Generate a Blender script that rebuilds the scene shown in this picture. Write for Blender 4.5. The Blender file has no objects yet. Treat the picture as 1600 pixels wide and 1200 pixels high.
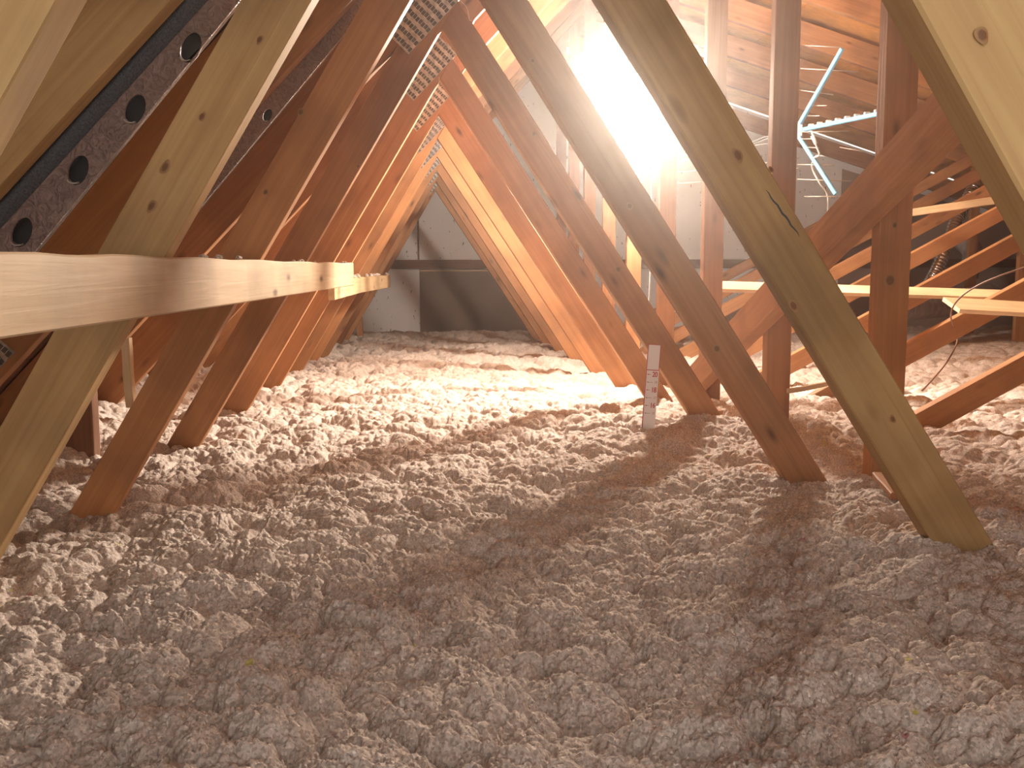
import bpy, bmesh, math, random
import numpy as np
from mathutils import Vector, Matrix

random.seed(7)
rng = np.random.default_rng(11)
S = bpy.context.scene
C = S.collection

# ------------------------------------------------------------------ camera
F_PX = 1433.85
CR = Vector((0.99630477, -0.08582159, -0.00338564))
CU = Vector((0.01301219, 0.11186001, 0.99363878))
CF = Vector((0.08489694, 0.99001111, -0.11256339))
cam_d = bpy.data.cameras.new('camera')
cam = bpy.data.objects.new('camera', cam_d)
C.objects.link(cam)
cam_d.sensor_width = 36.0
cam_d.lens = F_PX / 1600 * 36.0
cam_d.clip_start = 0.02
cam.matrix_world = Matrix(((CR.x, CU.x, -CF.x, 0), (CR.y, CU.y, -CF.y, 0), (CR.z, CU.z, -CF.z, 0), (0, 0, 0, 1)))
S.camera = cam

# ------------------------------------------------------------------ world, exposure
S.view_settings.view_transform = 'Standard'
S.view_settings.look = 'None'
S.view_settings.exposure = 0.0
S.view_settings.gamma = 1.0
S.view_settings.use_curve_mapping = False
W = bpy.data.worlds.new('world')
S.world = W
W.use_nodes = True
W.node_tree.nodes['Background'].inputs[0].default_value = (1.0, 0.93, 0.85, 1)
W.node_tree.nodes['Background'].inputs[1].default_value = 2.1
S.cycles.use_denoising = True
S.cycles.max_bounces = 8
S.cycles.diffuse_bounces = 5
S.cycles.volume_bounces = 0
S.cycles.sample_clamp_indirect = 4.0
LAMP_POS = Vector((0.925, 3.90, 0.757))
LAMP_POWER = 160.0
FILL_INTENSITY = 46.0  # strength of the added disc that lights the near insulation
LAMP_COL = (1.0, 0.86, 0.70)
HAZE = 0.02


def P(x, y, D):
    """the point that the photograph shows at pixel x, y when it stands D metres into the loft"""
    d = CF + CR * ((x - 800) / F_PX) - CU * ((y - 600) / F_PX)
    return d * (D / d.y)


# ------------------------------------------------------------------ materials
def new_mat(name):
    m = bpy.data.materials.new(name)
    m.use_nodes = True
    nt = m.node_tree
    b = nt.nodes['Principled BSDF']
    return m, nt, b


def nd(nt, kind, **kw):
    n = nt.nodes.new(kind)
    for k, v in kw.items():
        setattr(n, k, v)
    return n


def ramp(nt, stops, interp='LINEAR'):
    r = nt.nodes.new('ShaderNodeValToRGB')
    r.color_ramp.interpolation = interp
    e = r.color_ramp.elements
    e[0].position, e[0].color = stops[0][0], (*stops[0][1], 1)
    e[1].position, e[1].color = stops[1][0], (*stops[1][1], 1)
    for p, c in stops[2:]:
        x = e.new(p)
        x.color = (*c, 1)
    return r


def wood(name, light, dark, knot=(0.16, 0.07, 0.03), rough=0.62, knots=True, grey=0.0):
    m, nt, b = new_mat(name)
    L = nt.links.new
    tc = nd(nt, 'ShaderNodeTexCoord')
    oi = nd(nt, 'ShaderNodeObjectInfo')
    mul = nd(nt, 'ShaderNodeMath', operation='MULTIPLY')
    mul.inputs[1].default_value = 37.0
    L(oi.outputs['Random'], mul.inputs[0])
    add = nd(nt, 'ShaderNodeVectorMath', operation='ADD')
    L(tc.outputs['Object'], add.inputs[0])
    L(mul.outputs[0], add.inputs[1])
    # long soft warp, then rings along the grain
    mp = nd(nt, 'ShaderNodeMapping')
    mp.inputs['Scale'].default_value = (1.6, 14, 14)
    L(add.outputs[0], mp.inputs[0])
    n1 = nd(nt, 'ShaderNodeTexNoise')
    n1.inputs['Scale'].default_value = 1.3
    n1.inputs['Detail'].default_value = 3
    L(mp.outputs[0], n1.inputs['Vector'])
    mp2 = nd(nt, 'ShaderNodeMapping')
    mp2.inputs['Scale'].default_value = (2.2, 90, 90)
    L(add.outputs[0], mp2.inputs[0])
    n2 = nd(nt, 'ShaderNodeTexNoise')
    n2.inputs['Scale'].default_value = 1.0
    n2.inputs['Detail'].default_value = 4
    n2.inputs['Distortion'].default_value = 0.9
    L(mp2.outputs[0], n2.inputs['Vector'])
    wv = nd(nt, 'ShaderNodeMath', operation='MULTIPLY_ADD')
    wv.inputs[1].default_value = 26.0
    L(n1.outputs[0], wv.inputs[0])
    sn = nd(nt, 'ShaderNodeMath', operation='SINE')
    L(wv.outputs[0], sn.inputs[0])
    mx = nd(nt, 'ShaderNodeMath', operation='MULTIPLY_ADD')
    mx.inputs[1].default_value = 0.07
    L(sn.outputs[0], mx.inputs[0])
    L(n2.outputs[0], mx.inputs[2])
    r = ramp(nt, [(0.20, dark), (0.74, light)])
    L(mx.outputs[0], r.inputs[0])
    col = r.outputs[0]
    # dirt patches
    n3 = nd(nt, 'ShaderNodeTexNoise')
    n3.inputs['Scale'].default_value = 3.6
    n3.inputs['Detail'].default_value = 5
    L(add.outputs[0], n3.inputs['Vector'])
    r3 = ramp(nt, [(0.36, (0.56, 0.54, 0.53)), (0.56, (1, 1, 1))])
    L(n3.outputs[0], r3.inputs[0])
    mm = nd(nt, 'ShaderNodeMix', data_type='RGBA', blend_type='MULTIPLY')
    mm.inputs[0].default_value = 0.75
    L(col, mm.inputs[6])
    L(r3.outputs[0], mm.inputs[7])
    col = mm.outputs[2]
    if knots:
        mk = nd(nt, 'ShaderNodeMapping')
        mk.inputs['Scale'].default_value = (3.4, 1.0, 9.0)
        L(add.outputs[0], mk.inputs[0])
        vk = nd(nt, 'ShaderNodeTexVoronoi', voronoi_dimensions='3D')
        vk.inputs['Scale'].default_value = 1.6
        L(mk.outputs[0], vk.inputs['Vector'])
        rk = ramp(nt, [(0.05, (1, 1, 1)), (0.17, (0, 0, 0)), (0.10, (0.45, 0.45, 0.45))])
        L(vk.outputs['Distance'], rk.inputs[0])
        mkx = nd(nt, 'ShaderNodeMix', data_type='RGBA')
        L(rk.outputs[0], mkx.inputs[0])
        L(col, mkx.inputs[6])
        mkx.inputs[7].default_value = (*knot, 1)
        col = mkx.outputs[2]
    # piece to piece variation
    hv = nd(nt, 'ShaderNodeHueSaturation')
    mr = nd(nt, 'ShaderNodeMapRange')
    mr.inputs[3].default_value = 0.82
    mr.inputs[4].default_value = 1.12
    L(oi.outputs['Random'], mr.inputs[0])
    L(mr.outputs[0], hv.inputs['Value'])
    L(col, hv.inputs['Color'])
    L(hv.outputs[0], b.inputs['Base Color'])
    b.inputs['Roughness'].default_value = rough
    b.inputs['Specular IOR Level'].default_value = 0.3
    bp = nd(nt, 'ShaderNodeBump')
    bp.inputs['Strength'].default_value = 0.25
    bp.inputs['Distance'].default_value = 0.002
    L(n2.outputs[0], bp.inputs['Height'])
    L(bp.outputs[0], b.inputs['Normal'])
    return m


PINE = wood('pine', (0.53, 0.265, 0.118), (0.40, 0.178, 0.072))  # redder than the timber itself: bounced light put into the colour
PINE_HATCH_LIT = wood('pine_hatch_lit', (0.60, 0.405, 0.19), (0.45, 0.27, 0.115))  # same pine, hatch light on the near trusses put into its colour
PINE_PLANK = wood('planed_pine', (0.80, 0.60, 0.38), (0.66, 0.45, 0.25), rough=0.55)
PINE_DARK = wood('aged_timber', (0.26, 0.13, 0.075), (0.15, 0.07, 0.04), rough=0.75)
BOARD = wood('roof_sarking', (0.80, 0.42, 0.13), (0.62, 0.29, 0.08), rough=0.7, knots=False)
BOARD_DARK = wood('dark_sarking', (0.25, 0.12, 0.07), (0.14, 0.06, 0.035), rough=0.8, knots=False)  # darker brown sarking for the left slope and side walls


def plain(name, col, rough=0.6, metal=0.0, noise=0.0, scale=20, spec=0.5):
    m, nt, b = new_mat(name)
    b.inputs['Roughness'].default_value = rough
    b.inputs['Metallic'].default_value = metal
    b.inputs['Specular IOR Level'].default_value = spec
    b.inputs['Base Color'].default_value = (*col, 1)
    if noise:
        tc = nd(nt, 'ShaderNodeTexCoord')
        n = nd(nt, 'ShaderNodeTexNoise')
        n.inputs['Scale'].default_value = scale
        n.inputs['Detail'].default_value = 6
        nt.links.new(tc.outputs['Object'], n.inputs['Vector'])
        r = ramp(nt, [(0.3, tuple(c * (1 - noise) for c in col)), (0.7, tuple(min(1, c * (1 + noise)) for c in col))])
        nt.links.new(n.outputs[0], r.inputs[0])
        nt.links.new(r.outputs[0], b.inputs['Base Color'])
        bp = nd(nt, 'ShaderNodeBump')
        bp.inputs['Strength'].default_value = 0.3
        bp.inputs['Distance'].default_value = 0.003
        nt.links.new(n.outputs[0], bp.inputs['Height'])
        nt.links.new(bp.outputs[0], b.inputs['Normal'])
    return m


GALV = plain('galvanised_steel', (0.46, 0.43, 0.42), 0.42, 0.85, 0.35, 60)
HOLE_DARK = plain('slot_shade', (0.10, 0.085, 0.08), 0.8, 0.0, 0.2, 60)  # dark colour painted in for the shade inside slots and holes
FOAM = plain('grey_foam', (0.085, 0.09, 0.105), 0.95, 0.0, 0.45, 420)
BAR_BROWN = plain('brown_coating', (0.27, 0.185, 0.165), 0.38, 0.0, 0.3, 70, 0.6)
for _n in BAR_BROWN.node_tree.nodes:
    if _n.type == 'TEX_NOISE':
        _n.inputs['Distortion'].default_value = 2.5
    if _n.type == 'BUMP':
        _n.inputs['Strength'].default_value = 1.0
        _n.inputs['Distance'].default_value = 0.006
BAR_INNER = plain('black_lining', (0.06, 0.06, 0.065), 0.25, 0.0)
BLUE = plain('pale_blue_plastic', (0.14, 0.35, 0.56), 0.5)
WHITE_PL = plain('white_plastic', (0.55, 0.54, 0.54), 0.5)
ROD = plain('aluminium_rod', (0.50, 0.44, 0.40), 0.45, 0.6)
FOIL = plain('aluminium_foil', (0.72, 0.71, 0.72), 0.25, 1.0, 0.15, 90)
DUCT_GREY = plain('grey_duct_wrap', (0.36, 0.34, 0.35), 0.5, 0.3, 0.3, 25)
CABLE_BR = plain('brown_cable', (0.22, 0.11, 0.07), 0.5)
CABLE_GR = plain('grey_cable', (0.42, 0.40, 0.39), 0.5)
SHEET = plain('milky_sheeting', (0.45, 0.44, 0.45), 0.25, 0.0, 0.08, 12)
CARD = plain('white_card', (0.78, 0.78, 0.82), 0.5)
INK_RED = plain('red_ink', (0.42, 0.02, 0.03), 0.5)
INK_GREY = plain('grey_ink', (0.30, 0.22, 0.25), 0.5)
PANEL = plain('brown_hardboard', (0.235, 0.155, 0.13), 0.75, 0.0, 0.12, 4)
GABLE_DIM = plain('gable_dim_brown', (0.36, 0.26, 0.215), 0.75, 0.0, 0.12, 4)  # brown that stands for the unlit end of the far gable
FIBRE = plain('dusty_fibre', (0.75, 0.64, 0.55), 0.9)
SOCKET = plain('lamp_socket', (0.75, 0.74, 0.72), 0.4)


def wall_material():
    m, nt, b = new_mat('white_board')
    L = nt.links.new
    tc = nd(nt, 'ShaderNodeTexCoord')
    n = nd(nt, 'ShaderNodeTexNoise')
    n.inputs['Scale'].default_value = 2.0
    n.inputs['Detail'].default_value = 4
    L(tc.outputs['Object'], n.inputs['Vector'])
    r = ramp(nt, [(0.3, (0.80, 0.79, 0.81)), (0.7, (0.88, 0.87, 0.89))])
    L(n.outputs[0], r.inputs[0])
    n2 = nd(nt, 'ShaderNodeTexNoise')
    n2.inputs['Scale'].default_value = 26.0
    n2.inputs['Detail'].default_value = 3
    mp = nd(nt, 'ShaderNodeMapping')
    mp.inputs['Scale'].default_value = (1.4, 1, 0.7)
    L(tc.outputs['Object'], mp.inputs[0])
    L(mp.outputs[0], n2.inputs['Vector'])
    r2 = ramp(nt, [(0.66, (0, 0, 0)), (0.70, (1, 1, 1))])
    L(n2.outputs[0], r2.inputs[0])
    mx = nd(nt, 'ShaderNodeMix', data_type='RGBA')
    L(r2.outputs[0], mx.inputs[0])
    L(r.outputs[0], mx.inputs[6])
    mx.inputs[7].default_value = (0.36, 0.30, 0.29, 1)
    L(mx.outputs[2], b.inputs['Base Color'])
    b.inputs['Roughness'].default_value = 0.7
    return m


WALL = wall_material()


def insulation_material():
    m, nt, b = new_mat('blown_fibre')
    L = nt.links.new
    tc = nd(nt, 'ShaderNodeTexCoord')
    n = nd(nt, 'ShaderNodeTexNoise')
    n.inputs['Scale'].default_value = 9.0
    n.inputs['Detail'].default_value = 8
    n.inputs['Roughness'].default_value = 0.65
    L(tc.outputs['Object'], n.inputs['Vector'])
    r = ramp(nt, [(0.35, (0.78, 0.68, 0.62)), (0.65, (0.89, 0.79, 0.73))])
    L(n.outputs[0], r.inputs[0])
    col = r.outputs[0]
    # paper grains: pale and dark flakes a few millimetres across
    v = nd(nt, 'ShaderNodeTexVoronoi')
    v.inputs['Scale'].default_value = 380.0
    L(tc.outputs['Object'], v.inputs['Vector'])
    sep = nd(nt, 'ShaderNodeSeparateColor')
    L(v.outputs['Color'], sep.inputs[0])
    rg = ramp(nt, [(0.0, (0.60, 0.58, 0.57)), (0.90, (1.0, 1.0, 1.0)), (0.5, (0.86, 0.85, 0.84)), (0.985, (1.15, 1.15, 1.15)), (1.0, (1.5, 1.5, 1.5))])
    L(sep.outputs[0], rg.inputs[0])
    mm = nd(nt, 'ShaderNodeMix', data_type='RGBA', blend_type='MULTIPLY')
    mm.inputs[0].default_value = 1.0
    L(col, mm.inputs[6])
    L(rg.outputs[0], mm.inputs[7])
    col = mm.outputs[2]
    # rare coloured scraps (yellow, pink)
    for sc, thr, c in ((150.0, 0.99985, (0.70, 0.66, 0.25)), (133.0, 0.9998, (0.62, 0.36, 0.36))):
        v2 = nd(nt, 'ShaderNodeTexVoronoi')
        v2.inputs['Scale'].default_value = sc
        L(tc.outputs['Object'], v2.inputs['Vector'])
        s2 = nd(nt, 'ShaderNodeSeparateColor')
        L(v2.outputs['Color'], s2.inputs[0])
        g = nd(nt, 'ShaderNodeMath', operation='GREATER_THAN')
        g.inputs[1].default_value = thr
        L(s2.outputs[1], g.inputs[0])
        mx = nd(nt, 'ShaderNodeMix', data_type='RGBA')
        L(g.outputs[0], mx.inputs[0])
        L(col, mx.inputs[6])
        mx.inputs[7].default_value = (*c, 1)
        col = mx.outputs[2]
    L(col, b.inputs['Base Color'])
    b.inputs['Roughness'].default_value = 1.0
    b.inputs['Specular IOR Level'].default_value = 0.05
    nb = nd(nt, 'ShaderNodeTexNoise')
    nb.inputs['Scale'].default_value = 300.0
    nb.inputs['Detail'].default_value = 5
    nb.inputs['Roughness'].default_value = 0.7
    L(tc.outputs['Object'], nb.inputs['Vector'])
    bp = nd(nt, 'ShaderNodeBump')
    bp.inputs['Strength'].default_value = 0.9
    bp.inputs['Distance'].default_value = 0.004
    L(nb.outputs[0], bp.inputs['Height'])
    L(bp.outputs[0], b.inputs['Normal'])
    return m


FLUFF = insulation_material()


# ------------------------------------------------------------------ object helpers
def link_mesh(name, verts, faces, mat, parent=None, matrix=None, smooth=False):
    me = bpy.data.meshes.new(name)
    me.from_pydata([tuple(v) for v in verts], [], faces)
    me.validate()
    me.update()
    if mat:
        me.materials.append(mat)
    if smooth:
        me.shade_smooth()
    o = bpy.data.objects.new(name, me)
    C.objects.link(o)
    if parent:
        o.parent = parent
    if matrix is not None:
        o.matrix_basis = matrix
    return o


def fix_normals(o):
    bm = bmesh.new()
    bm.from_mesh(o.data)
    bmesh.ops.recalc_face_normals(bm, faces=bm.faces)
    bm.to_mesh(o.data)
    bm.free()
    return o


def tag(o, label, cat, group=None, kind=None):
    o['label'] = label
    o['category'] = cat
    if group:
        o['group'] = group
    if kind:
        o['kind'] = kind
    return o


def struct(o):
    o['kind'] = 'structure'
    return o


def thing(name, loc, label, cat, group=None):
    o = bpy.data.objects.new(name, None)
    C.objects.link(o)
    o.location = loc
    o.empty_display_size = 0.05
    return tag(o, label, cat, group)


def world_of(o):
    m = Matrix.Identity(4)
    chain = []
    while o:
        chain.append(o.matrix_basis)
        o = o.parent
    for b in reversed(chain):
        m = m @ b
    return m


def beam(name, quad, axis_x, axis_y, origin, depth, mat, parent=None, n=14, ch=0.0022, warp=0.0006, seed=0):
    """A sawn timber. quad = local (x, z) of inner-low, inner-high, outer-high, outer-low;
    x runs along the grain, z across, y is the thickness 0..depth. Arrises are chamfered."""
    iL, iH, oH, oL = [Vector(q) for q in quad]
    az = axis_x.cross(axis_y).normalized()
    rnd = random.Random(seed + hash(name) % 97 if seed else seed)
    ph = [rnd.uniform(0, 6.28) for _ in range(4)]
    verts, faces = [], []
    for i in range(n + 1):
        t = i / n
        a = iL.lerp(iH, t)
        b = oL.lerp(oH, t)
        wob = warp * (math.sin(t * 5 + ph[0]) + 0.5 * math.sin(t * 17 + ph[1]))
        wy = warp * 1.2 * math.sin(t * 4 + ph[2])
        d = (b - a)
        ln = max(d.length, 1e-5)
        u = d / ln
        c = min(ch, ln * 0.3)
        ring = []
        for (s, yy) in ((c, 0), (ln - c, 0), (ln, c), (ln, depth - c), (ln - c, depth), (c, depth), (0, depth - c), (0, c)):
            p = a + u * s
            ring.append((p.x, yy + wy, p.y + wob))
        verts += ring
    for i in range(n):
        for j in range(8):
            k = (j + 1) % 8
            faces.append((i * 8 + j, i * 8 + k, (i + 1) * 8 + k, (i + 1) * 8 + j))
    faces.append(tuple(range(7, -1, -1)))
    faces.append(tuple(n * 8 + j for j in range(8)))
    m = Matrix((
        (axis_x.x, axis_y.x, az.x, origin.x),
        (axis_x.y, axis_y.y, az.y, origin.y),
        (axis_x.z, axis_y.z, az.z, origin.z),
        (0, 0, 0, 1)))
    if parent:
        m = world_of(parent).inverted() @ m
    o = link_mesh(name, verts, faces, mat, parent, m)
    return fix_normals(o)


def in_plane(name, pts, D, depth, mat, parent, seed=1):
    """pts = world (X, Z): inner-low, inner-high, outer-high, outer-low, in the truss plane at depth D"""
    a, b, c, d = [Vector((p[0], 0, p[1])) for p in pts]
    ax = (b - a).normalized()
    az = ax.cross(Vector((0, 1, 0)))
    loc = [((p - a).dot(ax), (p - a).dot(az)) for p in (a, b, c, d)]
    return beam(name, loc, ax, Vector((0, 1, 0)), Vector((a.x, D, a.z)), depth, mat, parent, seed=seed)


def bar(name, p0, p1, w, t, mat, up=Vector((0, 0, 1)), parent=None, n=10, seed=3, warp=0.0008, ch=0.002):
    """a straight timber from p0 to p1; w = size along 'up', t = size sideways; p0-p1 is its centre line"""
    ax = (p1 - p0)
    ln = ax.length
    ax.normalize()
    ay = up.cross(ax).normalized()
    o = p0 - ay * (t / 2)
    return beam(name, [(0, -w / 2), (ln, -w / 2), (ln, w / 2), (0, w / 2)], ax, ay, o, t, mat, parent, n=n, ch=ch, warp=warp, seed=seed)


def tube(name, pts, r, mat, parent=None, sides=8, smooth=True, close=True, radii=None):
    pts = [Vector(p) for p in pts]
    if parent:
        inv = world_of(parent).inverted()
        pts = [inv @ p for p in pts]
    verts, faces = [], []
    n = len(pts)
    prev = None
    for i, p in enumerate(pts):
        t = (pts[min(i + 1, n - 1)] - pts[max(i - 1, 0)]).normalized()
        a = prev if prev is not None else (Vector((0, 0, 1)) if abs(t.z) < 0.9 else Vector((1, 0, 0)))
        a = (a - t * a.dot(t)).normalized()
        prev = a
        b = t.cross(a)
        rr = radii[i] if radii else r
        for k in range(sides):
            q = 2 * math.pi * k / sides
            verts.append(p + (a * math.cos(q) + b * math.sin(q)) * rr)
    for i in range(n - 1):
        for k in range(sides):
            l = (k + 1) % sides
            faces.append((i * sides + k, i * sides + l, (i + 1) * sides + l, (i + 1) * sides + k))
    if close:
        faces.append(tuple(range(sides - 1, -1, -1)))
        faces.append(tuple((n - 1) * sides + k for k in range(sides)))
    return fix_normals(link_mesh(name, verts, faces, mat, parent, None, smooth))


def spline(pts, n=8):
    pts = [Vector(p) for p in pts]
    out = []
    for i in range(len(pts) - 1):
        p0 = pts[max(i - 1, 0)]
        p1, p2 = pts[i], pts[i + 1]
        p3 = pts[min(i + 2, len(pts) - 1)]
        for k in range(n):
            t = k / n
            out.append(0.5 * ((2 * p1) + (p2 - p0) * t + (2 * p0 - 5 * p1 + 4 * p2 - p3) * t * t + (3 * p1 - p0 - 3 * p2 + p3) * t ** 3))
    out.append(pts[-1])
    return out


def boxes(name, lst, mat, parent=None, matrix=None):
    verts, faces = [], []
    for (x0, x1, y0, y1, z0, z1) in lst:
        b = len(verts)
        verts += [(x0, y0, z0), (x1, y0, z0), (x1, y1, z0), (x0, y1, z0), (x0, y0, z1), (x1, y0, z1), (x1, y1, z1), (x0, y1, z1)]
        faces += [(b, b + 3, b + 2, b + 1), (b + 4, b + 5, b + 6, b + 7), (b, b + 1, b + 5, b + 4), (b + 1, b + 2, b + 6, b + 5), (b + 2, b + 3, b + 7, b + 6), (b + 3, b, b + 4, b + 7)]
    return link_mesh(name, verts, faces, mat, parent, matrix)


def prism(name, outline, y0, y1, mat, parent=None):
    """outline (X, Z) extruded along Y"""
    n = len(outline)
    verts = [(x, y0, z) for x, z in outline] + [(x, y1, z) for x, z in outline]
    faces = [tuple(range(n)), tuple(range(2 * n - 1, n - 1, -1))] + [(i, (i + 1) % n, n + (i + 1) % n, n + i) for i in range(n)]
    return fix_normals(link_mesh(name, verts, faces, mat, parent))


# ------------------------------------------------------------------ measures of the loft
FLOOR = -0.40
CEIL = -0.78            # the joists under the insulation
T = 0.035               # timber thickness
XA, ZA = 0.0307, 0.6251  # where the two webs meet
SL, SR = 1.654, 1.514   # slopes of left and right web
WD = 0.0714


def Dk(k):
    return 1.1796 + 0.6 * (k - 1)


def left_under(x):
    return 0.662 + 1.045 * x


def right_under(x):
    return 1.71 - 0.30 * (x - 1.0)


RX = 1.0
WALL_D = 7.62
XR = 6.2
XL = -1.40

# ------------------------------------------------------------------ large structure
struct(prism('floor', [(XL, CEIL - 0.02), (XR, CEIL - 0.02), (XR, CEIL - 0.06), (XL, CEIL - 0.06)], -0.55, WALL_D, PINE_DARK))
# roof boarding: separate boards laid across the rafters, one mesh per slope
def sarking(name, x0, z0, x1, z1, mat, bw, thick=0.018):
    a = Vector((x0, 0, z0))
    b = Vector((x1, 0, z1))
    ax = (b - a).normalized()
    nz = Vector((-ax.z, 0, ax.x))
    ln = (b - a).length
    verts, faces = [], []
    s = 0
    Y0, Y1 = -0.55, WALL_D
    rr = random.Random(5)
    while s < ln:
        e = min(s + bw - 0.003, ln)
        lift = rr.uniform(0, 0.003)
        for (ss, tt) in ((s, 0), (e, 0), (e, thick), (s, thick)):
            p = a + ax * ss + nz * (tt + lift)
            verts.append((p.x, Y0, p.z))
            verts.append((p.x, Y1, p.z))
        k = len(verts) - 8
        for i in range(4):
            j = (i + 1) % 4
            faces.append((k + 2 * i, k + 2 * j, k + 2 * j + 1, k + 2 * i + 1))
        faces.append((k, k + 2, k + 4, k + 6))
        faces.append((k + 1, k + 7, k + 5, k + 3))
        s += bw
    # a felt sheet behind the boards closes the joints
    p, q = a + nz * (thick + 0.006), b + nz * (thick + 0.006)
    k = len(verts)
    verts += [(p.x, Y0, p.z), (q.x, Y0, q.z), (q.x, Y1, q.z), (p.x, Y1, p.z)]
    faces.append((k, k + 1, k + 2, k + 3))
    o = link_mesh(name, verts, faces, mat)
    return struct(fix_normals(o))


LV = 0.13 * math.sqrt(1 + 1.045 ** 2)
RV = 0.13 * math.sqrt(1 + 0.3 ** 2)
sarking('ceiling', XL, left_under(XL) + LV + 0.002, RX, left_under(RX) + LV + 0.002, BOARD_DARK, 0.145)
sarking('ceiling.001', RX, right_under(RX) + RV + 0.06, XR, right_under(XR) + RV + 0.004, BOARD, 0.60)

# gable wall at the far end
top = [(XL, left_under(XL) + LV), (RX, left_under(RX) + LV), (RX, right_under(RX) + RV + 0.05), (XR, right_under(XR) + RV)]
struct(prism('wall_back', [(XL, CEIL - 0.02)] + top + [(XR, CEIL - 0.02)], WALL_D, WALL_D + 0.06, WALL))
struct(boxes('wall_right', [(XR, XR + 0.05, -0.55, WALL_D, CEIL, right_under(XR) + RV)], BOARD_DARK))
struct(boxes('wall_left', [(XL - 0.05, XL, -0.55, WALL_D, CEIL, -0.3)], BOARD_DARK))


# unseen wall added behind the camera, narrows the opening for ambient light
struct(prism('wall_front_baffle', [(1.0, CEIL - 0.02), (XR, CEIL - 0.02), (XR, right_under(XR) + RV), (1.0, right_under(1.0) + RV)], -0.60, -0.55, PINE_DARK))

# ------------------------------------------------------------------ blown insulation
def worley_bumps(x, y, cell, rmin, rmax, seed):
    """height of a field of half-buried round tufts"""
    gx = np.floor(x / cell).astype(np.int64)
    gy = np.floor(y / cell).astype(np.int64)
    out = np.zeros_like(x)
    for dx in (-1, 0, 1):
        for dy in (-1, 0, 1):
            cx, cy = gx + dx, gy + dy
            h = (cx * 73856093) ^ (cy * 19349663) ^ (seed * 83492791)
            h = (h ^ (h >> 13)) * 1274126177
            h = h & 0x7fffffff
            a = (h & 1023) / 1023.0
            b = ((h >> 10) & 1023) / 1023.0
            c = ((h >> 20) & 1023) / 1023.0
            px = (cx + a) * cell
            py = (cy + b) * cell
            r = cell * (rmin + (rmax - rmin) * c)
            d2 = ((x - px) ** 2 + (y - py) ** 2) / (r * r)
            out = np.maximum(out, np.sqrt(np.clip(1 - d2, 0, 1)) * r)
    return out


def vnoise(x, y, cell, seed):
    fx, fy = x / cell, y / cell
    gx = np.floor(fx).astype(np.int64)
    gy = np.floor(fy).astype(np.int64)
    tx, ty = fx - gx, fy - gy
    tx = tx * tx * (3 - 2 * tx)
    ty = ty * ty * (3 - 2 * ty)

    def hsh(cx, cy):
        h = (cx * 73856093) ^ (cy * 19349663) ^ (seed * 83492791)
        h = (h ^ (h >> 13)) * 1274126177
        return ((h & 0x7fffffff) >> 7 & 4095) / 4095.0
    a = hsh(gx, gy)
    b = hsh(gx + 1, gy)
    c = hsh(gx, gy + 1)
    d = hsh(gx + 1, gy + 1)
    return (a * (1 - tx) + b * tx) * (1 - ty) + (c * (1 - tx) + d * tx) * ty - 0.5


def base_height(x, y):
    z = np.full_like(x, FLOOR)
    z += 0.035 * vnoise(x + 3.1, y, 0.75, 1) + 0.022 * vnoise(x, y + 9.3, 0.33, 2)
    z += 0.060 * np.exp(-((x - 0.75) ** 2 + (y - 1.2) ** 2) / 0.12)      # heaped at the nearest right foot
    z += 0.03 * np.exp(-((x - 0.72) ** 2 + (y - 2.4) ** 2) / 0.15)
    z -= 0.03 * np.exp(-((x + 0.65) ** 2 + (y - 1.75) ** 2) / 0.10)
    z += 0.10 * np.clip((-x - 0.85) / 0.4, 0, 1)                          # banked up towards the left eaves
    z -= 0.012 * np.sin(y * 5.2 + 0.6 * x) * np.clip((y - 3) / 2, 0, 1)
    return z


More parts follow.
